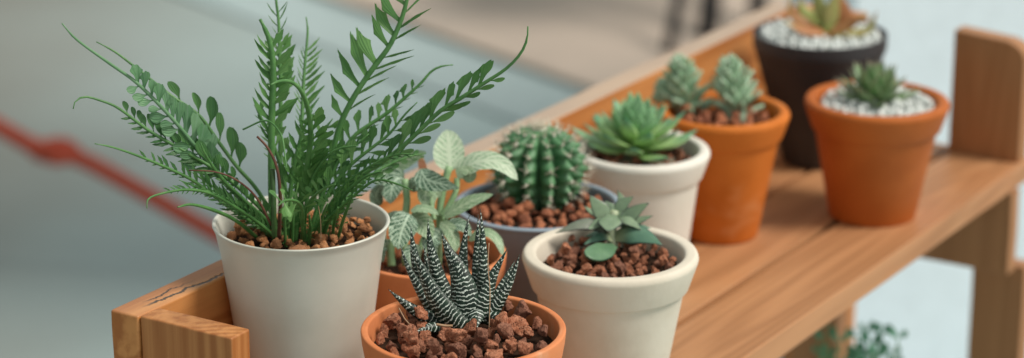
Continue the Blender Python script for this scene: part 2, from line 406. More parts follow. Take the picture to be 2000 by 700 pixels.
def fillet(pts, r=.12, n=4):
    out = [pts[0]]
    for i in range(1, len(pts)-1):
        p, a, b = V(pts[i][:2]), V(pts[i-1][:2]), V(pts[i+1][:2]); rr = pts[i][2] if len(pts[i]) > 2 else r
        u, w = (a-p), (b-p); k = min(rr, u.length*.45, w.length*.45)
        A = p+u.normalized()*k; B = p+w.normalized()*k
        for j in range(n+1):
            t = j/n; q = A*(1-t)**2+p*2*t*(1-t)+B*t*t; out.append((q.x, q.y))
    out.append(pts[-1]); return [(q[0], q[1]) for q in out]
def lathe(prof, cx, cy, n=96, wob=.0, seed=0):
    mb = MB(); vs = []; m = len(prof)
    for i, (r, z) in enumerate(prof):
        for k in range(n):
            a = 2*pi*k/n; rr = r*(1+wob*sin(2*a+seed)+wob*.5*sin(3*a+seed*2))
            vs.append(V((cx+rr*cos(a), cy+rr*sin(a), ZS+z)))
    fs = [(i*n+k, i*n+(k+1) % n, (i+1)*n+(k+1) % n, (i+1)*n+k) for i in range(m-1) for k in range(n)]
    mb.add(vs, fs); return mb

class Pot:
    """rim centre pixel + rim width in pixels + rim diameter in cm fix where the pot stands on the shelf"""
    def __init__(s, u, v, w, D, name, label, cat, kind, mat, group=None, rb=None, back=0., h=None, soil=None, smat='soil'):
        k = D/w*F; p = PX(u, v, k); s.h = p.z-ZS
        if h: s.h = h
        if back: p = PX(u, v, k+back)
        s.c = V((p.x, p.y, 0)); s.R = D/2; s.k = k+back
        s.root = thing(name, label, cat, (p.x, p.y, ZS), group)
        R, H = s.R, s.h; rb = rb or R*.6
        if kind == 'banded':
            bh = .21*D; tin = R*.835; z1 = H-bh; rr = rb+(R*.84-rb)*1.0
            prof = [(0, 0), (rb, 0, .15), (rr, z1, .04), (R*.885, z1+.02, .16), (R, H-.25, .2), (R-.12, H, .12), (tin, H, .2), (tin-.15, H-1.0, .2), (tin-.3, H-2.6, .2), (0, H-2.6)]
            s.ri = tin-.1
        elif kind == 'plain':
            prof = [(0, 0), (rb, 0, .15), (R-.04, H-.5, .2), (R, H, .1), (R-.3, H, .1), (R-.42, H-1.2, .2), (R-.6, H-3, .2), (0, H-3)]
            s.ri = R-.38
        elif kind == 'flare':
            prof = [(0, 0), (rb, 0, .3), (rb+(R*.90-rb)*.55, H*.5, 1.), (R*.915, H-1.25, 1.), (R*.965, H-.3, .3), (R, H-.02, .05), (R-.05, H+.03, .04), (R-.16, H, .08), (R*.915, H-.5, .3), (R*.885, H-1.3, .5), (R*.82, H-3, .2), (0, H-3)]
            s.ri = R*.90
        elif kind == 'bowl':
            prof = [(0, 0), (rb, 0, .3), (R*.86, H*.55, 1.4), (R*.97, H-.3, .4), (R, H-.08, .15), (R-.25, H, .15), (R-.38, H-.1, .1), (R-.45, H-1, .3), (R-.8, H-3, .3), (0, H-3)]
            s.ri = R-.42
        elif kind == 'tall':
            prof = [(0, 0), (rb, 0, .1), (R*.965, H-1.1, .3), (R, H-.8, .1), (R, H, .05), (R-.15, H, .05), (R-.25, H-1, .1), (R*.7, H-3, .1), (0, H-3)]
            s.ri = R-.2
        s.pot = lathe(fillet(prof), p.x, p.y, 96, .0015, u).build('pot', mat, s.root)
        s.zs = soil if soil is not None else .8
        s.soilz = ZS+s.h-s.zs
        g = MB(); vs = []; n = 40; rr = 10
        for i in range(rr+1):
            for k in range(n):
                r = s.ri*i/rr*.985+.001; a = 2*pi*k/n; x, y = p.x+r*cos(a), p.y+r*sin(a)
                vs.append(V((x, y, s.soilz-.18+.12*noise.noise(V((x*3, y*3, 1)))*(i < rr-1))))
        g.add(vs, [(i*n+k, (i+1)*n+k, (i+1)*n+(k+1) % n, i*n+(k+1) % n) for i in range(rr) for k in range(n)])
        g.build('soil', M[smat], s.root)
    def at(s, u, v, dz=0.): return PZ(u, v, s.soilz+dz)

# stones ---------------------------------------------------------------
def stone_mesh(name, mat, seed, cuts=9, rough=.10, sub=3, elong=(1, .85, .75)):
    rs = random.Random(seed); bm = bmesh.new(); bmesh.ops.create_icosphere(bm, subdivisions=sub, radius=1)
    pl = []
    for _ in range(cuts):
        d = V((rs.gauss(0, 1), rs.gauss(0, 1), rs.gauss(0, 1))).normalized(); pl.append((d, rs.uniform(.42, .82)))
    off = V((seed*3.3, 1.7, seed))
    for v in bm.verts:
        p = v.co.copy()
        for d, k in pl:
            q = p.dot(d)
            if q > k: p -= d*(q-k)*.92
        p *= 1+rough*noise.noise(p*2.2+off)*1.6+rough*.8*noise.noise(p*5+off)+rough*.5*noise.noise(p*11+off)
        v.co = V((p.x*elong[0], p.y*elong[1], p.z*elong[2]))*CM
    me = bpy.data.meshes.new(name); bm.to_mesh(me); bm.free(); me.materials.append(mat)
    me.polygons.foreach_set('use_smooth', [True]*len(me.polygons)); return me

STONES = {}
def stones(pot, name, key, size, count, spread=1., heap=0., keepout=None, sub=3, cuts=9, seed=1, rough=.10, stuff='gravel', lim=95, r0=0., front=True, squash=.75):
    rs = random.Random(seed)
    if key not in STONES:
        STONES[key] = [stone_mesh(name, M[key], 10+i, cuts, rough, sub) for i in range(8)]
    pts = []; tries = 0
    while len(pts) < count and tries < 30000:
        tries += 1
        r = pot.ri*sqrt(rs.random())*spread; a = rs.uniform(0, 2*pi)
        x, y = pot.c.x+r*cos(a), pot.c.y+r*sin(a); sz = size*rs.choice((.55, .7, .85, 1, 1.15))*rs.uniform(.9, 1.1)
        if r+sz*.85 > pot.ri: continue
        if keepout and any((V((x, y))-V(k[:2])).length < k[2]+sz*.5 for k in keepout): continue
        f = 1.32-tries/30000*.35
        if any((x-q[0])**2+(y-q[1])**2 < ((sz+q[3])*.5*f)**2 for q in pts): continue
        z = pot.soilz+sz*.30+heap*(r/pot.ri)**2*rs.uniform(.2, 1)
        pts.append((x, y, z, sz))
    # a looser second layer lying on the first
    for _ in range(int(count*.35)):
        r = pot.ri*sqrt(rs.random())*spread*.88; a = rs.uniform(0, 2*pi); sz = size*rs.uniform(.6, 1.)
        x, y = pot.c.x+r*cos(a), pot.c.y+r*sin(a)
        if r+sz > pot.ri-.05 or (keepout and any((V((x, y))-V(k[:2])).length < k[2]+sz*.8 for k in keepout)): continue
        if any((x-q[0])**2+(y-q[1])**2 < ((sz+q[3])*.5*1.2)**2 for q in pts if q[2] > pot.soilz+size*.55): continue
        pts.append((x, y, pot.soilz+size*.75+heap*(r/pot.ri)**2*.5, sz))
    pts.sort(key=lambda q: q[1])           # nearest to the camera first
    rest = []
    for i, (x, y, z, sz) in enumerate(pts):
        me = STONES[key][rs.randrange(8)]
        if i < lim:
            o = bpy.data.objects.new(name, me); COL.objects.link(o); o.parent = pot.root
            o.location = V((x, y, z))*CM-pot.root.location
            o.rotation_euler = (rs.uniform(0, 6), rs.uniform(0, 6), rs.uniform(0, 6)); o.scale = (sz*.62, sz*.62, sz*.62*(squash+.2))
        else: rest.append((x, y, z, sz, me, rs.uniform(0, 6)))
    if rest:
        vs = []; fs = []
        for x, y, z, sz, me, a in rest:
            b = len(vs); R = Matrix.Rotation(a, 3, V((.3, .5, .8)))
            vs += [V((x, y, z))*CM-pot.root.location+R @ (v.co*sz*.62) for v in me.vertices]
            fs += [tuple(i+b for i in p.vertices) for p in me.polygons]
        me = bpy.data.meshes.new(stuff); me.from_pydata(vs, [], fs); me.materials.append(M[key])
        me.polygons.foreach_set('use_smooth', [True]*len(me.polygons))
        o = bpy.data.objects.new(stuff, me); COL.objects.link(o); o.parent = pot.root; o['kind'] = 'stuff'

# ================================================================ the stand
def SP(p, d, z): return V((d*sin(AZ)+p*cos(AZ), d*cos(AZ)-p*sin(AZ), z))
ST = SP(-60, 77, 0)
stand = thing('plant_stand', 'orange brown wooden plant stand with raised back rail holding all the pots', 'plant stand', ST, None, pi/2-AZ)
def sbox(name, mat, p0, p1, d0, d1, z0, z1, bev=.12, seed=0, ins=0, poly=None, label=None):
    """box in shelf coordinates; local x runs along the shelf, local y across it"""
    bm = bmesh.new()
    org = V(((d0+77-77), 0, 0))
    cx, cy, cz = (d0, -(p0+p1)/2, (z0+z1)/2)
    if poly:   # outline in (p,z), extruded over d0..d1
        a = [bm.verts.new((0, -p-cy, z-cz)) for p, z in poly]; bm.faces.new(a)
        r = bmesh.ops.extrude_face_region(bm, geom=list(bm.faces)); vv = [e for e in r['geom'] if isinstance(e, bmesh.types.BMVert)]
        bmesh.ops.translate(bm, verts=vv, vec=(d1-d0, 0, 0)); bmesh.ops.recalc_face_normals(bm, faces=bm.faces)
    else:
        bmesh.ops.create_cube(bm, size=1)
        for v in bm.verts: v.co = V(((v.co.x+.5)*(d1-d0), v.co.y*(p1-p0), v.co.z*(z1-z0)))
    bmesh.ops.bevel(bm, geom=list(bm.edges), offset=bev, segments=3, profile=.6, affect='EDGES')
    es = [e for e in bm.edges if e.calc_length() > 3]
    if not poly: bmesh.ops.subdivide_edges(bm, edges=es, cuts=14, use_grid_fill=True)
    for v in bm.verts:
        q = v.co*.5+V((seed*5, 0, 0)); v.co += V((noise.noise(q), noise.noise(q+V((9, 0, 0))), noise.noise(q+V((0, 9, 0)))))*.035
        v.co *= CM
    me = bpy.data.meshes.new(name); bm.to_mesh(me); bm.free(); me.materials.append(mat)
    me.polygons.foreach_set('use_smooth', [True]*len(me.polygons))
    o = bpy.data.objects.new(name, me); COL.objects.link(o); o.parent = stand
    o.location = V((cx-77, cy-60, cz))*CM
    md = o.modifiers.new('wn', 'WEIGHTED_NORMAL'); md.keep_sharp = True
    return o
Z = ZS
sbox('plank', M['wood'], -54.55, -49.95, 77.6, 137.9, Z-1.35, Z, .1, 1)
sbox('plank', M['wood'], -59.85, -54.95, 77.6, 137.9, Z-1.4, Z-.03, .1, 2)
sbox('plank', M['wood'], -65.6, -60.15, 77.6, 137.9, Z-1.4, Z-.02, .1, 3)
sbox('added_gap_backing', M['wood_shaded'], -61.5, -53.4, 79., 134.5, Z-2.3, Z-1.42, .06, 13)  # unseen board added under the planks so the gaps between them go dark
rail = sbox('side_rail', M['wood_rail'], -67.2, -65.72, 76.15, 138.6, Z-1.6, Z+7.0, .13, 4)
sbox('post', M['wood_post'], -65.68, -60.9, 76.25, 77.5, 0, Z+7.0, .1, 5)
sbox('post', M['wood_post'], -53.3, -49.4, 76.25, 77.5, 0, Z-1.45, .1, 6)
# far posts stand above the shelf, the front one with a rounded shoulder
def shoulder(p0, p1, z0, z1, r):
    o = [(p0, z0), (p1, z0), (p1, z1-r-.3)]
    for i in range(1, 7):
        a = pi/2*i/7; o.append((p1-r+r*cos(a), z1-.3-r+(r)*sin(a)))
    o += [(p1-r, z1-.25), (p0, z1)]; return o
sbox('post', M['wood_shaded'], -54.55, -50.15, 136.5, 137.8, Z-.1, Z+7.45, .09, 7, poly=shoulder(-54.55, -50.15, Z-1.4, Z+7.45, 1.1))
sbox('post', M['wood_post'], -65.68, -61.2, 137.95, 139.2, 0, Z+7.0, .1, 8)
sbox('leg', M['wood_shaded'], -52.9, -49.6, 137.3, 138.6, 0, Z-6.6, .1, 9)
sbox('cross_beam', M['wood_shaded'], -60.0, -49.9, 135.2, 136.4, Z-6.5, Z-1.45, .1, 10)
sbox('cross_beam', M['wood_post'], -60.8, -53.35, 76.3, 77.5, Z-6.5, Z-1.5, .1, 11)
sbox('leg', M['wood_shaded'], -63.6, -60.6, 135.2, 136.5, 0, Z-1.5, .1, 12)

# ================================================================ pots
def rosette_leaf(pot, c, az, el, L, W, T, mat, curl=.3, nm='leaf', prof=None, lift=0, z0=0, r0=.15, m=12, n=10, flat=.35):
    """fleshy leaf growing from c outwards at azimuth az, elevation el, curling upwards"""
    d = V((cos(az), sin(az), 0)); p0 = c+d*r0+V((0, 0, z0)); pts = [p0]
    a = el; q = p0.copy()
    for i in range(4):
        q = q+(d*cos(a)+V((0, 0, sin(a))))*(L/4); pts.append(q.copy()); a += curl/4
    prof = prof or (lambda s: (.35+.65*sm(0, .55, s))*sqrt(max(.0006, 1-max(0, (s-.5)/.5)**1.8)))
    mb = MB(); nr = V((0, 0, 1))*cos(el)-d*sin(el)
    fleshy(mb, pts, lambda s: max(.008, W*prof(s)), lambda s: max(.008, T*(prof(s)*.9+.1*(1-s))), nr, n, m, flat)
    return mb.build(nm, mat, pot.root)

G = 'small potted plants standing on the wooden shelf'
# ---- fern in the off white tapered pot
fern = Pot(588, 432, 348, 7.7, 'potted_fern', 'tall green fern with long spreading fronds in a smooth off white pot', 'potted plant', 'flare', M['white_glaze'], G, rb=2.55, soil=.85)
stones(fern, 'gravel_stone', 'clay_gravel', .60, 110, 1., .1, [(fern.c.x, fern.c.y, .5)], 3, 10, 3, .16, lim=97)

def frond(pts, dtip, n=14, rng=(.3, .8), L=(30, 30), W=(.2, .2), ang=(50, 50), shape=('fan', 'fan'), roll=(0, 0), bend=(.3, .3), rad=(.13, .05), mat='fern', rmat='rachis', taper=.6, seed=0, dmid=None, nroll=0., jit=.12, base=None, wsc=.70):
    """pts: photograph trace from tip to base; the base stands on the gravel, the tip at depth dtip"""
    pts = pts[::-1]; b = fern.at(*pts[0]); d0 = (b-CAM).dot(FW)
    if base is not None: d0 = base
    acc = [0]
    for i in range(1, len(pts)): acc.append(acc[-1]+sqrt((pts[i][0]-pts[i-1][0])**2+(pts[i][1]-pts[i-1][1])**2))
    W3 = []
    for (u, v), a in zip(pts, acc):
        t = a/acc[-1]; dd = d0*(1-t)+dtip*t
        if dmid: dd += (dmid)*4*t*(1-t)
        W3.append(PX(u, v, dd))
    W3[0] = W3[0]-V((0, 0, .3))
    rs = random.Random(seed*7+int(pts[-1][0])); k = (d0+dtip)/2/F
    mb = MB(); tube(mb, W3, lambda s: .8*(rad[0]*(1-s)**.8+rad[1]*min(1, s*1.5)) if s < .97 else rad[1]*.6, 8, 40)
    st = mb.build('frond', M[rmat], fern.root)
    P, LL = catmull(W3, 60); lf = MB()
    for side in (0, 1):
        sg = 1 if side == 0 else -1
        if L[side] <= 0: continue
        for i in range(n):
            x = (i+.5*side+rs.uniform(-.18, .18))/n; x = min(1, max(0, x)); t = rng[0]+(rng[1]-rng[0])*x
            j = min(59, max(1, int(t*60))); p = P[j].lerp(P[j+1], t*60-j) if j < 59 else P[j]
            T = (P[j+1]-P[j-1]).normalized(); nv = (CAM-p).normalized(); nv = (nv-T*nv.dot(T)).normalized()
            nv = Matrix.Rotation(nroll, 3, T) @ nv
            lat = nv.cross(T)*sg
            a = radians(ang[side]+rs.uniform(-7, 7)); fold = rs.uniform(-.15, .35)
            d = (T*cos(a)+lat*sin(a)*cos(fold)+nv*sin(a)*sin(fold)).normalized()
            toT = (T-d*T.dot(d)).normalized()
            nl = nv-d*nv.dot(d); nl.normalize(); nl = Matrix.Rotation((roll[side]+rs.uniform(-jit, jit)*2.2), 3, d) @ nl
            ll = 1.5*L[side]*k*(1-taper*x)*min(1, .6+2.2*x)*rs.uniform(.84, 1.14)
            leaflet(lf, p+lat*rad[1]*.5, d, toT, nl, ll, wsc*W[side]*rs.uniform(.8, 1.15), shape[side], bend[side]*rs.uniform(.6, 1.3), rs.random())
    if lf.v: lf.build('leaflets', M[mat], fern.root, parent=st)
    return st

EDGE = 1.15
# left side, long ones
frond([(121,46),(150,78),(215,125),(268,163),(330,225),(385,290),(425,345),(480,400),(545,462)], 105.5, 13, (.30,.72), (32,44), (.34,.36), (60,52), ('lobe','fan'), (0,0), (.2,.3), (.11,.05), 'fern_pale', 'rachis_pale', seed=1, taper=.45, wsc=.72)
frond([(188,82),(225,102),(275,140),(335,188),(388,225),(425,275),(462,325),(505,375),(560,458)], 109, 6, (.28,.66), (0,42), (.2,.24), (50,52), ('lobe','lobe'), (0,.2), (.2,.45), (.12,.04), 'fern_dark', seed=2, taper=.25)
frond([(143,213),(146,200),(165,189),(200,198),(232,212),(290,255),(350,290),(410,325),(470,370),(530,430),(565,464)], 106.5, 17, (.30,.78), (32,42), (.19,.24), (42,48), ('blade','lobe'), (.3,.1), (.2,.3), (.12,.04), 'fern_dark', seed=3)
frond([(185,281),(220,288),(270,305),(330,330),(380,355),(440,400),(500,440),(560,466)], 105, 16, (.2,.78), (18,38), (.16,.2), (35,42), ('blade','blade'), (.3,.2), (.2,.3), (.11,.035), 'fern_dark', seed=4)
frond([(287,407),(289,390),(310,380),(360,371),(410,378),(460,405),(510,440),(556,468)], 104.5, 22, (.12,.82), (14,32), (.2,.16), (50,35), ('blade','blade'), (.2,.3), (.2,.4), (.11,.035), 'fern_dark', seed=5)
frond([(347,405),(375,400),(420,412),(465,434),(518,466)], 105.5, 0, (.1,.7), (0,0), rad=(.11,.05), seed=6)
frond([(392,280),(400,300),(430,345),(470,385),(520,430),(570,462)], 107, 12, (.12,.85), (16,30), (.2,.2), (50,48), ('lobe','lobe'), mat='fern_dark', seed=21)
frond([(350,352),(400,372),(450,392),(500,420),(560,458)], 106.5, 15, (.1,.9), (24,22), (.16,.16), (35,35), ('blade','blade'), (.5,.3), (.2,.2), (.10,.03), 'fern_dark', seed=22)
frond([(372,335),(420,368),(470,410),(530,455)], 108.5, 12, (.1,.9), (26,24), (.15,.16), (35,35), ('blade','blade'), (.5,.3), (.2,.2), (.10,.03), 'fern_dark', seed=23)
# upright ones in the middle
frond([(508,38),(514,50),(525,75),(532,110),(534,150),(531,220),(530,300),(531,400),(537,462)], 108.5, 10, (.46,.90), (44,40), (.16,.26), (48,58), ('blade','wedge'), (.7,.3), (.45,.4), (.20,.11), 'fern', seed=7, taper=.35)
frond([(536,-25),(540,8),(544,40),(546,90),(548,160),(548,240),(547,340),(549,460)], 111.5, 9, (.55,.78), (32,34), (.25,.26), (50,50), ('fan','wedge'), (.2,.2), (.3,.3), (.13,.06), 'fern', seed=8, taper=.3)
frond([(536,-25),(540,8),(544,40),(546,90),(548,160)], 111.5, 3, (.52,.80), (24,26), (.07,.07), (45,45), ('blade','blade'), rad=(.05,.05), seed=81, taper=.2, base=111.6)
frond([(598,34),(601,60),(598,100),(593,160),(590,230),(585,300),(578,380),(570,462)], 113.5, 13, (.52,.86), (22,38), (.1,.13), (42,52), ('blade','blade'), (.5,.6), (.4,.25), (.12,.05), 'fern', seed=9, taper=.35)
frond([(529,166),(545,159),(568,160),(588,178),(602,215),(607,268),(600,325),(588,390),(574,463)], 104, 9, (.22,.62), (30,52), (.16,.26), (50,38), ('blade','fan'), (.4,.3), (.3,.35), (.19,.06), 'fern', seed=10, taper=.3, dmid=1.)
frond([(560,330),(556,300),(548,262),(520,236),(474,240)], 106, 1, (.5,.6), (0,0), rad=(.05,.03), seed=40, base=108)
# big right one
frond([(806,-55),(797,-10),(785,35),(762,88),(735,125),(702,172),(680,210),(664,245),(653,285),(640,340),(625,400),(608,462)], 108.5, 9, (.45,.95), (66,60), (.19,.09), (68,28), ('wedge','blade'), (.15,.75), (.45,-.2), (.16,.09), 'fern', seed=11, taper=.35, jit=.06)
frond([(885,127),(862,130),(842,140),(822,163),(790,192),(755,222),(720,245),(690,268),(662,310),(632,375),(598,462)], 111, 10, (.38,.84), (34,26), (.26,.09), (58,28), ('fan','blade'), (.1,.6), (.3,.1), (.14,.045), 'fern', seed=12, taper=.6)
frond([(1031,52),(1029,78),(1016,106),(988,135),(945,163),(900,192),(860,217),(825,250),(780,292),(735,324),(690,355),(650,405),(618,464)], 106.5, 9, (.38,.80), (58,42), (.21,.17), (36,28), ('fan','lobe'), (.1,.35), (.3,.25), (.15,.055), 'fern', seed=13, taper=.4)
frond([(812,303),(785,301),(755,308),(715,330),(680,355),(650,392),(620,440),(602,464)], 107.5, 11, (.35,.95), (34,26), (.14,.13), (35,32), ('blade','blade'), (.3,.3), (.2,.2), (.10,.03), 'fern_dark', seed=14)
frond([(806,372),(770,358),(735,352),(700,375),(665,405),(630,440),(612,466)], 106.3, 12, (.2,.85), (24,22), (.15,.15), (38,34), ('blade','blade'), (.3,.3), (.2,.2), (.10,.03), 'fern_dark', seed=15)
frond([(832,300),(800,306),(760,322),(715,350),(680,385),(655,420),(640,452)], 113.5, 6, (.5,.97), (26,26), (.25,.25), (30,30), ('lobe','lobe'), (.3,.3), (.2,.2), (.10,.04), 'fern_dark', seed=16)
frond([(815,200),(790,225),(760,262),(725,290),(690,318),(660,350),(630,400),(604,463)], 109.5, 10, (.25,.9), (44,34), (.26,.2), (46,40), ('fan','lobe'), (.2,.3), (.3,.2), (.12,.04), 'fern', seed=17, taper=.4)
frond([(700,285),(665,290),(640,305),(612,345),(598,400),(590,463)], 108, 11, (.2,.9), (36,34), (.2,.2), (42,40), ('blade','blade'), (.4,.3), (.3,.3), (.12,.04), 'fern', seed=18)
frond([(745,335),(715,345),(685,368),(660,400),(640,435),(628,466)], 108, 9, (.2,.85), (26,28), (.2,.2), (42,40), ('blade','lobe'), mat='fern', seed=19)
frond([(650,232),(628,262),(612,300),(598,350),(585,410),(575,463)], 111, 7, (.3,.95), (42,44), (.26,.26), (48,45), ('fan','fan'), (.3,.2), mat='fern', seed=20)
frond([(497,205),(520,250),(540,300),(556,360),(560,463)], 110.5, 7, (.4,.95), (30,40), (.12,.22), (42,48), ('blade','fan'), (.5,.3), mat='fern', seed=24)
frond([(610,215),(590,262),(575,320),(566,390),(562,463)], 109.5, 7, (.35,.95), (36,40), (.2,.24), (42,45), ('blade','fan'), (.4,.2), mat='fern', seed=25)
frond([(720,262),(700,280),(672,300),(648,340),(622,400),(600,463)], 110, 9, (.3,.95), (38,30), (.22,.2), (40,40), ('fan','lobe'), mat='fern_dark', seed=26)
# low leaf bending towards the viewer
frond([(543,402),(556,392),(575,392),(588,402),(592,425),(588,466)], 102.5, 6, (.5,.98), (34,30), (.45,.4), (62,62), ('fan','fan'), (.1,.1), (.2,.2), (.10,.04), 'fern', seed=27, taper=.3)
frond([(655,360),(638,366),(615,382),(600,402),(596,430),(594,466)], 104.5, 7, (.42,.98), (26,26), (.4,.4), (60,60), ('fan','fan'), (.1,.1), (.2,.2), (.09,.04), 'fern_dark', seed=28, taper=.4)
for i, (a, b, c) in enumerate([((640,398),(628,430),(620,470)), ((660,405),(652,440),(648,468)), ((575,380),(572,430),(570,472)), ((585,410),(590,440),(596,476)), ((604,420),(606,450),(602,478)), ((555,400),(556,440),(558,474)), ((690,380),(672,425),(655,470))]):
    frond([a, b, c], 107.5+i % 3, 4, (.35,.9), (10,12), (.2,.2), rad=(.09,.05), mat='fern', seed=50+i)
def loose(root, pts, d, r, mat, name='dead_stem'):
    mb = MB(); tube(mb, [PX(u, v, dd) for (u, v), dd in zip(pts, d)], r, 6, 20); return mb.build(name, M[mat], root)
loose(fern.root, [(502,267),(522,288),(540,325),(547,380),(545,466)], [108,108,108,108.5,110], lambda s: .05+.05*s, 'dead')
loose(fern.root, [(369,333),(420,336),(462,352),(500,385),(530,440)], [107,107,107.5,108,109], lambda s: .03+.03*s, 'dead')
loose(fern.root, [(532,330),(534,390),(536,466)], [108.2,108.4,109.3], .12, 'rachis_dark')
loose(fern.root, [(622,403),(626,430),(627,468)], [106,106.5,107.5], .018, 'straw', 'dry_thread')

# ---- zebra plant in the terracotta pot at the front
haw = Pot(905, 640, 402, 8.5, 'potted_zebra_plant', 'zebra striped pointed succulent among dark red lava rocks in the nearest terracotta pot', 'potted plant', 'plain', M['terra'], G, rb=3.1, soil=.75)
hb = haw.at(918, 640)
stones(haw, 'lava_rock', 'lava', 1.0, 80, 1., .9, [(hb.x, hb.y, .5)], 4, 11, 5, .13, lim=90)
def zleaf(pts, hw, d, tilt=(0, -1, .25), off=0, thick=.36):
    """pts from base to tip in photograph pixels, hw = half width px, d = (depth base, depth tip)"""
    P = []
    for i, (u, v) in enumerate(pts):
        t = i/(len(pts)-1); P.append(PX(u, v, d[0]*(1-t)+d[1]*t))
    w = 1.38*hw*d[0]/F
    f = lambda s: max(.010, w*(.66+.34*sm(0, .28, s))*(1-s)**1.05*(1+.35*s))
    # the striped, keeled underside faces outwards from the heart of the plant
    out = (P[len(P)//2]-(hb+V((0, 0, 1.2)))); out.z *= .2
    nr = -V(tilt) if tilt else -out
    mb = MB(); fleshy(mb, P, f, lambda s: f(s)*thick*1.3+.01, nr.normalized(), 16, 30, .3, off, .35)
    return mb.build('leaf', M['zebra'], haw.root)
D0 = (hb-CAM).dot(FW)
zleaf([(892,622),(862,560),(845,500),(838,462),(836,428)], 17, (D0+.9, D0+.6), off=1)
zleaf([(880,615),(850,565),(835,520),(828,478)], 13, (D0+1.2, D0+1.5), off=2)
zleaf([(916,622),(905,560),(904,510),(909,460),(917,419)], 14, (D0+1., D0+1.3), off=3)
zleaf([(930,622),(932,560),(931,500),(933,450),(934,419)], 12, (D0+.7, D0+.8), off=4)
zleaf([(938,622),(945,560),(944,500),(942,450),(938,408)], 13, (D0+.3, D0+.3), off=5)
zleaf([(940,625),(968,585),(985,550),(998,525),(1006,508)], 13, (D0+.9, D0+1.4), (.3, -1, .1), off=6)
zleaf([(880,622),(848,585),(826,545),(810,500),(802,442)], 19, (D0+.5, D0+.3), (-.2, -1, .2), off=7)
zleaf([(872,628),(836,590),(806,540),(790,505),(782,478)], 13, (D0+.2, D0+.1), (-.5, -1, .2), off=8)
zleaf([(868,638),(830,618),(800,600),(775,580),(758,565)], 14, (D0-.2, D0-.9), (-.3, -1, .7), off=9)
zleaf([(905,632),(908,580),(896,530),(876,490),(862,455)], 27, (D0-.2, D0-.3), (-.15, -1, .15), off=10)
zleaf([(905,640),(872,610),(845,570),(824,525),(802,482)], 23, (D0-.6, D0-.9), (-.45, -1, .2), off=11)
zleaf([(935,628),(948,580),(962,540),(978,510),(991,486)], 17, (D0-.2, D0-.5), (.35, -1, .1), off=12)
zleaf([(948,632),(972,592),(992,558),(1006,525),(1015,497)], 14, (D0-.1, D0-.6), (.5, -1, .1), off=13)
zleaf([(928,610),(930,628),(932,642)], 17, (D0-.3, D0-1.2), (.05, -1, -.1), off=14)
zleaf([(955,618),(970,622),(985,628),(988,645),(965,650)], 12, (D0-.3, D0-1.1), (.3, -1, .3), off=15)
zleaf([(860,640),(838,640),(822,645),(810,652)], 10, (D0-.6, D0-1.5), (-.3, -1, .6), off=16)
loose(haw.root, [(955,475),(953,520),(957,570),(955,650)], [D0-1, D0-1.1, D0-1.2, D0-1.3], .022, 'straw', 'dry_thread')
loose(haw.root, [(779,602),(790,622),(802,636)], [D0-1.4, D0-1.5, D0-1.6], .022, 'straw', 'dry_thread')
loose(haw.root, [(852,634),(870,637),(884,637)], [D0-1.7, D0-1.7, D0-1.7], .06, 'straw', 'dry_thread')

# ---- veined plant in the terracotta pot half hidden behind
fit = Pot(840, 492, 300, 7.0, 'potted_nerve_plant', 'pale green plant with white veined oval leaves in a terracotta pot beside the fern', 'potted plant', 'plain', M['terra'], G, rb=2.6, soil=.9)
stones(fit, 'gravel_stone', 'red_gravel', .5, 60, 1., .1, None, 2, 7, 8, .14)
FD = fit.k
def fleaf(pts, hw, d, mat='fitt', nr=(0, -1, .5), cup=.15, rounded=1., wav=.05):
    P = [PX(u, v, d[0]*(1-i/(len(pts)-1))+d[1]*i/(len(pts)-1)) for i, (u, v) in enumerate(pts)]
    w = hw*d[0]/F
    f = lambda s: max(.02, w*(max(0, sin(pi*min(1, s)**(.75 if rounded else .6)))**(.62 if rounded else .9)))
    mb = MB(); blade(mb, P, f, V(nr).normalized(), 18, 12, cup, wav, pts[0][0], .05)
    return mb.build('leaf', M[mat], fit.root)
fleaf([(880,335),(877,305),(876,275),(872,254)], 31, (FD, FD+1.2), 'fitt_pale')
fleaf([(893,348),(915,325),(945,315),(980,322),(1011,352)], 24, (FD-.2, FD-.8), 'fitt_pale', (.1, -.6, .9))
fleaf([(822,330),(832,350),(862,360),(897,368)], 21, (FD-1, FD-2.2), 'fitt', (-.1, -1, .5), rounded=0)
fleaf([(866,424),(893,408),(925,392),(963,380)], 15, (FD-1, FD-1.4), 'fitt_mid', (-.2, -.8, .8))
fleaf([(790,350),(775,350),(765,370),(762,398)], 24, (FD+.5, FD-.2), 'fitt', (-.2, -1, .4))
fleaf([(800,418),(792,432),(782,460),(778,487)], 28, (FD-2.2, FD-3.), 'fitt', (0, -1, .3))
fleaf([(800,424),(816,430),(830,445),(842,468)], 22, (FD-1.6, FD-2.2), 'fitt_mid', (.2, -1, .4))
fleaf([(802,412),(822,408),(842,412),(856,420)], 12, (FD-1.8, FD-2.4), 'fitt_mid', (0, -.5, 1))
fleaf([(748,330),(775,322),(805,308),(832,297)], 16, (FD+.8, FD), 'fitt_mid', (.3, -1, .6))
fleaf([(915,470),(945,455),(970,468),(984,502)], 12, (FD-.6, FD-1.4), 'fitt_mid', (.3, -.6, .9))
fleaf([(905,350),(918,345),(915,335),(895,330)], 12, (FD-.4, FD-.8), 'fitt_mid', (.1, -1, .3))
fleaf([(860,435),(878,450),(888,475),(886,495)], 14, (FD-1.4, FD-1.8), 'fitt_mid', (.2, -1, .2))
fleaf([(830,345),(826,330),(822,312),(818,300)], 8, (FD+.2, FD+.3), 'rust', (.2, -1, .2))
fleaf([(862,385),(850,375),(842,392),(846,412)], 10, (FD-.8, FD-1.2), 'fitt_mid', (.2, -1, .2))
fleaf([(745,400),(735,388),(738,372),(750,362)], 14, (FD+.4, FD-.2), 'fitt', (.2, -1, .2))
fleaf([(760,420),(745,430),(742,450),(752,470)], 16, (FD-.4, FD-1.), 'fitt_mid', (.2, -1, .2))
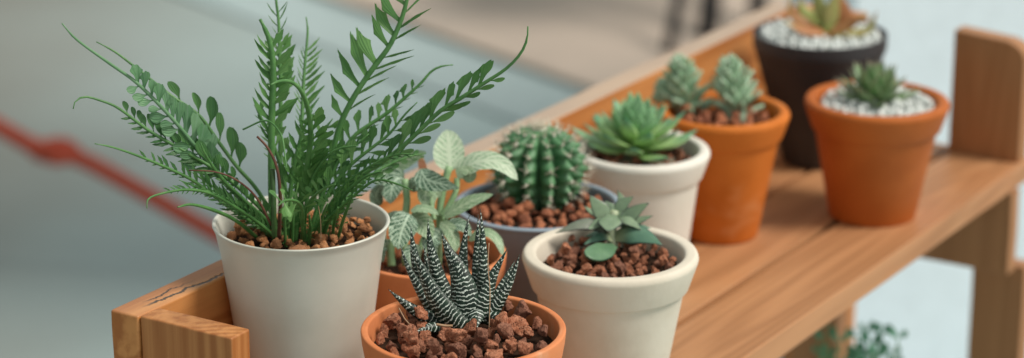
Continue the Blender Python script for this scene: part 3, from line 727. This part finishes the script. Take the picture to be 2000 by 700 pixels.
fleaf([(820,500),(808,490),(800,500),(802,524)], 15, (FD-2.2, FD-2.8), 'fitt', (0, -1, .3))
fleaf([(772,345),(760,338),(744,345),(735,362)], 15, (FD+.4, FD), 'fitt', (0, -1, .3))
fleaf([(862,470),(850,462),(842,478),(850,500)], 20, (FD-1.6, FD-2.2), 'fitt', (-.1, -1, .3))
fleaf([(756,440),(764,428),(776,424),(792,428)], 14, (FD-1.2, FD-1.8), 'fitt', (0, -.7, .8))
fleaf([(800,372),(812,360),(826,366),(836,388)], 16, (FD-.2, FD-.9), 'fitt', (.2, -.9, .6))
fleaf([(870,450),(888,440),(906,444),(920,462)], 15, (FD-1.2, FD-1.8), 'fitt', (.2, -.8, .7))
fleaf([(758,490),(748,478),(742,490),(748,512)], 15, (FD-1.2, FD-1.8), 'fitt', (-.1, -1, .3))
fleaf([(850,360),(838,366),(830,384),(834,404)], 17, (FD-.9, FD-1.6), 'fitt_mid', (-.1, -1, .3))
for pts, r, dd in (([(856,520),(858,450),(860,400),(872,345),(878,325)], .17, FD-.3), ([(848,430),(842,405),(838,380),(840,360)], .12, FD-1.2), ([(792,520),(790,470),(792,420),(795,390),(790,350)], .17, FD-.8),
                   ([(765,520),(763,490),(765,468)], .2, FD-1.2), ([(862,425),(878,400),(890,375),(893,348)], .14, FD-.5), ([(880,520),(882,480),(880,455),(866,424)], .16, FD-.9), ([(812,520),(822,480),(835,450)], .13, FD-1.)):
    mb = MB(); tube(mb, [PX(u, v, dd) for u, v in pts], r, 8, 16); mb.build('stem', M['fitt_stem'], fit.root)

# ---- succulent in the cream pot
crm = Pot(1192, 490, 348, 8.0, 'potted_succulent', 'small grey green succulent leaning over red gravel in the cream pot with thick rounded rim', 'potted plant', 'banded', M['cream'], G, rb=2.45, soil=.75)
stones(crm, 'gravel_stone', 'lava', .72, 95, 1., .2, [(*PZ(1180, 488, crm.soilz)[:2], .45), (*PZ(1196, 474, crm.soilz)[:2], .35), (*PZ(1240, 476, crm.soilz)[:2], .3)], 3, 10, 9, .14)
CD = (crm.at(1195, 478)-CAM).dot(FW)-.9
def sleaf(pts, hw, th, d, mat='suc', nr=(0, -.5, 1), pointed=1, root=None, flat=.3, n=16):
    P = [PX(u, v, d[0]*(1-i/(len(pts)-1))+d[1]*i/(len(pts)-1)) for i, (u, v) in enumerate(pts)]
    w = 1.12*hw*d[0]/F; t = 1.25*th*d[0]/F
    if pointed: f = lambda s: max(.012, (.42+.58*sm(0, .5, s))*(1-max(0, (s-.30)/.70)**1.45))
    else: f = lambda s: max(.02, (.4+.6*sm(0, .45, s))*sqrt(max(.0, 1-max(0, (s-.5)/.5)**2.2)))
    mb = MB(); fleshy(mb, P, lambda s: w*f(s), lambda s: t*f(s), V(nr).normalized(), n, 18, flat)
    return mb.build('leaf', M[mat], (root or crm).root)
mb = MB(); tube(mb, [PX(1200,500,CD-.1), PX(1197,478,CD), PX(1194,458,CD), PX(1196,435,CD+.1), PX(1200,412,CD+.2)], lambda s: .26-.06*s, 10, 14); mb.build('stem', M['suc_stem'], crm.root)
sleaf([(1192,462),(1165,440),(1130,440),(1084,456)], 15, 8, (CD+.2, CD-.6), 'suc_dull', (-.1, -.7, 1))
sleaf([(1190,460),(1170,455),(1155,458),(1140,465)], 9, 6, (CD+.4, CD+.9), 'suc_teal', (-.1, -.4, 1))
sleaf([(1197,465),(1230,458),(1262,464),(1293,478)], 23, 10, (CD, CD-1.8), 'suc_teal', (.1, -.9, .8))
sleaf([(1200,480),(1185,486),(1165,495),(1145,500)], 20, 10, (CD-.9, CD-3.1), 'suc_green', (-.1, -.9, .8), 0)
sleaf([(1202,440),(1232,436),(1255,428),(1277,421)], 12, 6, (CD+.2, CD+.2), 'suc', (.1, -.5, 1))
sleaf([(1208,470),(1225,478),(1240,470),(1255,462)], 9, 5, (CD+.6, CD+1.2), 'suc_teal', (.1, -.5, 1))
sleaf([(1200,432),(1178,422),(1158,415),(1139,402)], 11, 6, (CD+.3, CD+.7), 'suc', (-.4, -.3, 1))
sleaf([(1200,432),(1225,424),(1248,408),(1269,396)], 15, 6, (CD+.1, CD-.2), 'suc', (.1, -.9, .7))
sleaf([(1200,430),(1212,410),(1214,392),(1206,371)], 13, 6, (CD+.6, CD+1.2), 'suc', (0, -1, .3))
sleaf([(1198,432),(1182,420),(1166,402),(1151,381)], 19, 6, (CD+.1, CD-.1), 'suc', (.3, -1, .4))
sleaf([(1200,428),(1198,410),(1188,400),(1180,392)], 11, 5, (CD+.2, CD+.3), 'suc', (.3, -1, .4))
sleaf([(1196,420),(1192,432),(1190,443),(1188,453)], 25, 7, (CD-.1, CD-1.8), 'suc', (0, -.35, 1))
sleaf([(1202,430),(1212,418),(1222,404),(1226,392)], 10, 5, (CD+.1, CD+.3), 'suc', (-.2, -1, .5))

sleaf([(1204,432),(1222,430),(1240,440),(1252,450)], 13, 7, (CD-.1, CD-.9), 'suc', (.2, -.6, 1))
sleaf([(1194,434),(1174,434),(1158,444),(1146,448)], 13, 7, (CD-.1, CD-.9), 'suc', (-.2, -.6, 1))
sleaf([(1202,424),(1208,410),(1220,396),(1238,384)], 13, 6, (CD+.2, CD+.2), 'suc', (-.2, -1, .4))
sleaf([(1196,470),(1180,462),(1160,468),(1140,478)], 12, 7, (CD-.2, CD-1.), 'suc_teal', (-.2, -.6, 1))
sleaf([(1204,456),(1228,446),(1252,444),(1272,446)], 13, 7, (CD+.2, CD+.1), 'suc_teal', (.1, -.5, 1))

# ---- cactus in the blue grey bowl
cac = Pot(1050, 395, 330, 8.1, 'potted_cactus', 'round ribbed green cactus with pale spines in a blue grey glazed pot', 'potted plant', 'bowl', M['grey_glaze'], G, rb=2.3, soil=.55)
cb0 = PZ(1053, 396, cac.soilz)
stones(cac, 'gravel_stone', 'red_gravel', .72, 60, 1., .15, [(cb0.x, cb0.y, 1.7)], 2, 10, 12, .2)
def cactus(c, R, H, ribs, rows, ph=0, lean=(0, 0)):
    n, m = ribs*10, 44; vs = []; fs = []
    def surf(a, t):
        th = t*pi*.93; rr = R*(sin(th)**.72 if th > 0 else 0); z = H*(.5-.5*cos(th)) if 0 else H*(1-(th/(pi*.93)))
        z = H*.5*(1+cos(th*1.0))
        rb = (abs(cos(a*ribs/2)))**.8; tb = .5+.5*cos(2*pi*rows*t)
        k = (1-.34*(1-rb)+.20*tb*rb)*(1+.05*noise.noise(V((cos(a)*2, sin(a)*2, z*1.2)))*2)
        return c+V((rr*k*cos(a+ph)+lean[0]*z, rr*k*sin(a+ph)+lean[1]*z, z))
    for i in range(m+1):
        for k in range(n): vs.append(surf(2*pi*k/n, i/m))
    fs = [(i*n+k, (i+1)*n+k, (i+1)*n+(k+1) % n, i*n+(k+1) % n) for i in range(m) for k in range(n)]
    mb = MB(); mb.add(vs, fs); body = mb.build('cactus_body', M['cactus'], cac.root)
    ar = MB(); sp = MB(); rs = random.Random(int(R*100)); cen = c+V((0, 0, H*.45))
    for k in range(ribs):
        for j in range(0, rows-1):
            t = j/rows if j else .02
            p = surf(2*pi*k/ribs, t)
            if p.z < c.z+.35: continue
            o = (p-cen).normalized()
            bm = bmesh.new(); bmesh.ops.create_icosphere(bm, subdivisions=1, radius=.085)
            ar.add([v.co+p for v in bm.verts], [tuple(v.index for v in f.verts) for f in bm.faces]); bm.free()
            for q in range(8):
                d = (o*.9+V((rs.gauss(0, 1), rs.gauss(0, 1), rs.gauss(0, 1)))*.55).normalized()
                tube(sp, [p, p+d*.22, p+d*rs.uniform(.35, .55)], lambda s: .015*(1-s)+.003, 4, 2)
    ar.build('areoles', M['areole'], cac.root, parent=body); sp.build('spines', M['spine'], cac.root, parent=body)
c = cb0+V((0, .0, -.25))
cactus(c, 1.98, 4.0, 13, 9, .1)
# ---- green rosette in the white pot
ech = Pot(1252, 288, 272, 7.05, 'potted_rosette_succulent', 'bright green pointed rosette succulent in the white pot behind the cactus', 'potted plant', 'banded', M['white_clay'], G, rb=2.3, soil=.7)
stones(ech, 'gravel_stone', 'lava', .5, 60, 1., .0, None, 2, 8, 14, .18)
ec = PX(1240, 272, ech.k); ec.z = ech.soilz+.35
mb = MB(); tube(mb, [ec-V((0, 0, .8)), ec, ec+V((0, 0, .9))], lambda s: .45-.2*s, 10, 8); mb.build('stem', M['suc_stem'], ech.root)
rs = random.Random(5); ga = 2.39996
for i in range(38):
    q = i/37.; a = i*ga+.4
    el = radians(2+60*q**1.1)+rs.uniform(-.07, .07); L = (3.25-1.4*q)*rs.uniform(.9, 1.1)
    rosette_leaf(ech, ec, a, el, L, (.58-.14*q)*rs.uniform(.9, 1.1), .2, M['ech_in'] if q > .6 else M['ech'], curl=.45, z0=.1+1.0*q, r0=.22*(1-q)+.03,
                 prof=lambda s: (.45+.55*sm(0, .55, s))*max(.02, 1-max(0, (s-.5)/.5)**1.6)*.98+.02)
for a, L in ((-.5, 2.4), (-1.3, 2.2), (-2.2, 2.3), (.1, 2.5), (-.9, 2.5), (-1.8, 2.4), (-2.8, 2.3)):
    rosette_leaf(ech, ec, a, radians(-16), L, .62, .16, M['ech_old'], curl=.15, z0=-.05, r0=.3)

# ---- two knobbly columns in the orange terracotta pot
col = Pot(1413, 213, 262, 7.1, 'potted_columnar_succulent', 'two knobbly pale green succulent columns in the orange terracotta pot between white and black pots', 'potted plant', 'banded', M['terra_bright'], G, rb=2.0, soil=.75)
stones(col, 'bark_chip', 'red_gravel', .62, 50, 1., .2, None, 2, 7, 16, .14)
def column(u, v, H, R, lx, seed, d=0):
    b = PZ(u, v, col.soilz)+V((0, d, 0)); rs = random.Random(seed)
    mb = MB(); tube(mb, [b-V((0, 0, .3)), b+V((lx*.5, 0, H*.5)), b+V((lx, 0, H))], lambda s: R*.55*(1-s*.75), 10, 10)
    st = mb.build('stem', M['column'], col.root)
    N = 46
    for i in range(N):
        q = i/(N-1); a = i*ga; c = b+V((lx*q, 0, H*(.02+.9*q))); el = radians(25+45*q+rs.uniform(-10, 10)); d2 = V((cos(a), sin(a), 0))
        Rr = R*(1.15-.95*q**1.3); L = Rr*rs.uniform(.85, 1.15)+.3
        pts = [c+d2*.12, c+d2*(L*.5*cos(el))+V((0, 0, L*.5*sin(el))), c+d2*(L*cos(el*.8))+V((0, 0, L*sin(el)*1.15))]
        lf = MB(); w = rs.uniform(.30,.46)*(1-.45*q)
        fleshy(lf, pts, lambda s: max(.01, w*(.75+.25*s)*(1-max(0, (s-.35)/.65)**1.6)), lambda s: max(.01, .22*(1-.4*s)), V((0, 0, 1)), 8, 7, .6)
        lf.build('leaf', M['column'], col.root, parent=st)
column(1342, 226, 3.0, 1.2, -.45, 3, .3)
column(1438, 228, 3.1, 1.2, -.5, 4, 0)
column(1310, 222, 1.5, .75, -.35, 6, .5)

# ---- black tall pot
blk = Pot(1602, 72, 263, 7.72, 'potted_rust_leaf_succulent', 'black tapered pot of white pebbles with a rust and yellow green succulent at the rail', 'potted plant', 'tall', M['black_plastic'], G, rb=1.9, back=.9, h=7.75, soil=.28, smat='grit')
stones(blk, 'pebble', 'pebble', .42, 260, 1., .05, None, 2, 3, 18, .04, stuff='pebbles')
bc = PX(1610, 72, blk.k); bc.z = blk.soilz
sb = lambda *a, **k: sleaf(*a, root=blk, **k)
BD = blk.k
sb([(1612,70),(1612,40),(1600,10),(1590,-30)], 17, 9, (BD-.5, BD-1), 'yel', (-.4, -1, .2))
sb([(1620,70),(1600,62),(1565,58),(1528,40)], 16, 8, (BD-.8, BD-2), 'rust', (0, -.5, 1))
sb([(1625,68),(1650,40),(1640,0),(1632,-30)], 16, 8, (BD+.3, BD), 'rust', (0, -1, .4))
sb([(1622,72),(1660,66),(1695,58),(1714,20)], 12, 7, (BD-.6, BD-1.2), 'yel', (0, -.5, 1))
sb([(1620,66),(1600,44),(1570,22),(1560,-12)], 14, 7, (BD+.4, BD+.6), 'yel', (.2, -1, .4))
sb([(1620,66),(1655,50),(1672,40),(1700,28)], 11, 7, (BD-1, BD-1.8), 'rust', (.1, -1, .6))
sb([(1618,66),(1575,50),(1545,24),(1545,-8)], 13, 7, (BD-.4, BD-.6), 'rust', (.1, -1, .6))
sb([(1615,66),(1622,40),(1628,10),(1640,-24)], 15, 8, (BD-.9, BD-1.3), 'yel', (.1, -1, .3))
mb = MB(); tube(mb, [bc-V((0, 0, .4)), bc+V((0, 0, .5)), bc+V((0, 0, 1.0))], .35, 8, 6); mb.build('stem', M['suc_stem'], blk.root)

# ---- dark rosette in the far terracotta pot
far = Pot(1713, 192, 284, 7.87, 'potted_dark_rosette', 'small dark spiky rosette on white pebbles in the rightmost terracotta pot', 'potted plant', 'banded', M['terra_far'], G, rb=2.35, soil=.42, smat='grit')
stones(far, 'pebble', 'pebble', .42, 240, 1., .1, None, 2, 3, 20, .04, stuff='pebbles')
fc = PX(1706, 192, far.k); fc.z = far.soilz+.15
mb = MB(); tube(mb, [fc-V((0, 0, .5)), fc+V((0, 0, .3)), fc+V((0, 0, .7))], .3, 8, 6); mb.build('stem', M['suc_stem'], far.root)
for i in range(36):
    q = i/35.; a = i*ga; el = radians(8+70*q)+rs.uniform(-.08, .08)
    rosette_leaf(far, fc, a, el, (2.5-.9*q)*rs.uniform(.9, 1.1), .46-.12*q, .2, M['dark_ros'], curl=.4, z0=.05+.6*q, r0=.15*(1-q)+.03,
                 prof=lambda s: (.6+.4*sm(0, .35, s))*max(.02, 1-max(0, (s-.3)/.7)**1.4))

# ================================================================ surroundings
def sheet(name, pts, z, mat, thick=0):
    mb = MB(); mb.add([V((x, y, z)) for x, y in pts], [tuple(range(len(pts)))])
    o = mb.build(name, mat, None, False); o['kind'] = 'structure'; return o
def floormat(name, c1, c2, scale, rough=.6, c3=None, left=None):
    m, nt, b = newmat(name); tc = nt.nodes.new('ShaderNodeTexCoord'); co = tc.outputs['Object']
    c = mixc(nt, sstep(nt, noisen(nt, co, scale, 4), .35, .65), c1, c2)
    if c3: c = mixc(nt, sstep(nt, noisen(nt, co, scale*.4, 3, .5, .8), .5, .68), c, c3)
    if left:   # soft shade over the left of the floor, put into the colour
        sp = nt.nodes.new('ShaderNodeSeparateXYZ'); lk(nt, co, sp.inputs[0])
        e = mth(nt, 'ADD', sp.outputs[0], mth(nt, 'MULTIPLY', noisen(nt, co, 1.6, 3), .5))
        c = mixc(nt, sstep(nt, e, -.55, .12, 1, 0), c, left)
    c = mixc(nt, sstep(nt, noisen(nt, co, 90, 6, .7), .3, .7, 0, .12), c, (.1, .1, .1))
    lk(nt, c, b.inputs['Base Color']); spec(b, rough, .4); bump(nt, b, noisen(nt, co, 200, 5), .0008, .5); return m
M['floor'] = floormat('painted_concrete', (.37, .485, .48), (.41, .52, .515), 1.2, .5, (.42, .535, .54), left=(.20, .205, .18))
M['beige'] = floormat('beige_paving', (.52, .43, .355), (.59, .485, .40), 2.5, .7, (.43, .42, .39))
M['strip'] = floormat('dark_kerb_line', (.35, .45, .455), (.39, .485, .49), 2., .6)
M['wall'] = floormat('white_paint', (.70, .80, .87), (.74, .84, .90), 2., .7)
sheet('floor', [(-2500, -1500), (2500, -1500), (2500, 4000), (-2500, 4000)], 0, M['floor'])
A = PZ(640, 0, 0); B = PZ(1215, 205, 0); dv = (B-A).normalized(); nv = V((-dv.y, dv.x, 0)); nv = nv if nv.y > 0 else -nv
A2 = A-dv*1200; B2 = B+dv*900
sheet('paving', [tuple((q)[:2]) for q in (A2, B2, B2+nv*3000, A2+nv*3000)], .8, M['beige'])
sheet('kerb_line', [tuple((q)[:2]) for q in (A2-nv*16, B2-nv*16, B2-nv*2, A2-nv*2)], .4, M['strip'])

# white wall behind the right end of the shelf
def block(name, x0, x1, y0, y1, z0, z1, mat, label, cat, rot=0):
    bm = bmesh.new(); bmesh.ops.create_cube(bm, size=1)
    for v in bm.verts: v.co = V((v.co.x*(x1-x0), v.co.y*(y1-y0), (v.co.z+.5)*(z1-z0)))*CM
    bmesh.ops.bevel(bm, geom=list(bm.edges), offset=.004, segments=2, affect='EDGES')
    me = bpy.data.meshes.new(name); bm.to_mesh(me); bm.free(); me.materials.append(mat)
    o = bpy.data.objects.new(name, me); COL.objects.link(o); o.location = V(((x0+x1)/2, (y0+y1)/2, z0))*CM; o.rotation_euler = (0, 0, rot)
    return tag(o, label, cat)
block('wall', 28.3-10.5, 190-10.5, 212+36, 222+36, 0, 190, M['wall'], 'white painted wall behind the right end of the shelf', 'wall', radians(27))

# red rope, slack, with a knot
rope = MB(); RD = 257
rp = [(-420,40),(-160,160),(0,250),(60,283),(110,300),(160,312),(260,365),(430,462),(530,520),(590,552)]
rr = [PX(u, v, RD) for u, v in rp]
def rr_(s): return .85
tube(rope, rr, rr_, 12, 400, twist=260, ribs=.10)
rope_o = rope.build('rope', M['rope'], None); tag(rope_o, 'red rope with a knot stretched across the background at left', 'rope')
kn = MB(); kc = PX(100, 296, RD)
kp = [kc+V((cos(t)*2.1*(1+.2*cos(3*t)), sin(2*t)*.8, sin(t)*.8)) for t in [i*2*pi/12 for i in range(13)]]
tube(kn, kp, .6, 8, 60); kn.build('knot', M['rope'], None, parent=rope_o)

# dark stool beyond the rail: splayed legs reach down to the paving
stool_c = PZ(1400, 75, .8); stool = thing('stool', 'black stool with splayed legs standing beyond the rail', 'stool', (stool_c.x+1, stool_c.y+12, .8))
def bar(a, b, r, name, mat):
    mb = MB(); tube(mb, [a, (a+b)/2, b], r, 10, 4); return mb.build(name, mat, stool)
SD = 345
legs = [((1348,-60),(1305,105),.85,-3), ((1404,-60),(1380,75),1.5,0), ((1492,-60),(1478,60),1.3,14)]
for (a, b, r, dd) in legs:
    q = PZ(b[0], b[1], .8); d = (q-CAM).dot(FW)
    t = PX(a[0], a[1], d); t = t+V((0, 6, 0)); k = (46-q.z)/(t.z-q.z); top = q+(t-q)*k
    bar(q, top, r, 'leg', M['blackmetal'])
bm = bmesh.new(); bmesh.ops.create_cone(bm, cap_ends=True, segments=32, radius1=.17, radius2=.165, depth=.03)
bmesh.ops.bevel(bm, geom=list(bm.edges), offset=.004, segments=2, affect='EDGES')
me = bpy.data.meshes.new('seat'); bm.to_mesh(me); bm.free(); me.materials.append(M['blackmetal'])
so = bpy.data.objects.new('seat', me); COL.objects.link(so); so.parent = stool; so.location = V((6, 4, 46.5))*CM

# leafy plant under the shelf
lp = PX(1655, 800, 152); lp.z = 0; low = thing('leafy_plant', 'fine leaved green plant growing up under the shelf', 'plant', lp)
prof = fillet([(0, 0), (5.5, 0), (7.2, 12, .2), (7.6, 12.1, .2), (7.8, 14), (7.2, 14), (7, 12.5), (0, 12.5)])
pm = lathe([(r, z-ZS) for r, z in prof], lp.x, lp.y, 40); pm.build('pot', M['black_plastic'], low)
rs = random.Random(3)
tips = [(1612,655),(1640,668),(1690,648),(1722,655),(1755,660),(1700,672),(1665,690),(1742,690),(1620,690),(1675,660),(1600,640),(1710,690)]
for i, (u, v) in enumerate(tips):
    tp = PX(u, v, 150+rs.uniform(-4, 4)); b = lp+V((rs.uniform(-2, 2), rs.uniform(-2, 2), 12.5)); mid = b.lerp(tp, .6)+V((0, 0, 2.5))
    mb = MB(); tube(mb, [b, mid, tp], lambda s: .16*(1-s)+.05, 6, 16); st = mb.build('stem', M['rachis'], low)
    lf = MB(); P, LL = catmull([b, mid, tp], 30)
    for j in range(14, 31, 2):
        for sg in (-1, 1):
            T = (P[min(30, j+1)]-P[j-1]).normalized(); nv2 = V((rs.uniform(-.4, .4), -1, .6)).normalized(); lat = T.cross(nv2).normalized()*sg
            d = (T*.6+lat*.8+V((0, 0, rs.uniform(-.3, .3)))).normalized(); nl = (nv2-d*nv2.dot(d)).normalized()
            leaflet(lf, P[j], d, (T-d*T.dot(d)).normalized(), nl, rs.uniform(.5, .9), .30, 'lobe', .2, rs.random())
    lf.build('leaflets', M['lowleaf'], low, parent=st)

# ================================================================ light, camera
w = bpy.data.worlds.new('World'); SC.world = w; w.use_nodes = True; nt = w.node_tree
bg = nt.nodes['Background']; sky = nt.nodes.new('ShaderNodeTexSky'); sky.sky_type = 'NISHITA'; sky.sun_disc = False
SUN_EL, SUN_AZ = radians(52), radians(104)      # azimuth clockwise from straight ahead (+Y)
sky.sun_elevation = SUN_EL; sky.sun_rotation = SUN_AZ; sky.dust_density = 3.; sky.air_density = 1.0
mx = mixc(nt, .72, sky.outputs[0], (6.2, 6.5, 5.9))
lk(nt, mx, bg.inputs[0]); bg.inputs[1].default_value = .083
sd = V((sin(SUN_AZ)*cos(SUN_EL), cos(SUN_AZ)*cos(SUN_EL), sin(SUN_EL)))
sun = bpy.data.lights.new('sun', 'SUN'); sun.energy = 3.1; sun.angle = radians(20); sun.color = (1, .93, .84)
so = bpy.data.objects.new('sun', sun); COL.objects.link(so); so.rotation_euler = sd.to_track_quat('Z', 'Y').to_euler(); so.location = sd*3

cam = bpy.data.cameras.new('camera'); co = bpy.data.objects.new('camera', cam); COL.objects.link(co)
co.location = CAM*CM; co.rotation_euler = (pi/2-TILT, 0, 0)
cam.sensor_width = 36; cam.lens = F/2000*36; cam.clip_start = .02; cam.clip_end = 200
cam.dof.use_dof = True; cam.dof.focus_distance = 1.068; cam.dof.aperture_fstop = 6.5
SC.camera = co
SC.view_settings.view_transform = 'Standard'; SC.view_settings.look = 'None'
SC.view_settings.exposure = .06; SC.view_settings.gamma = 1
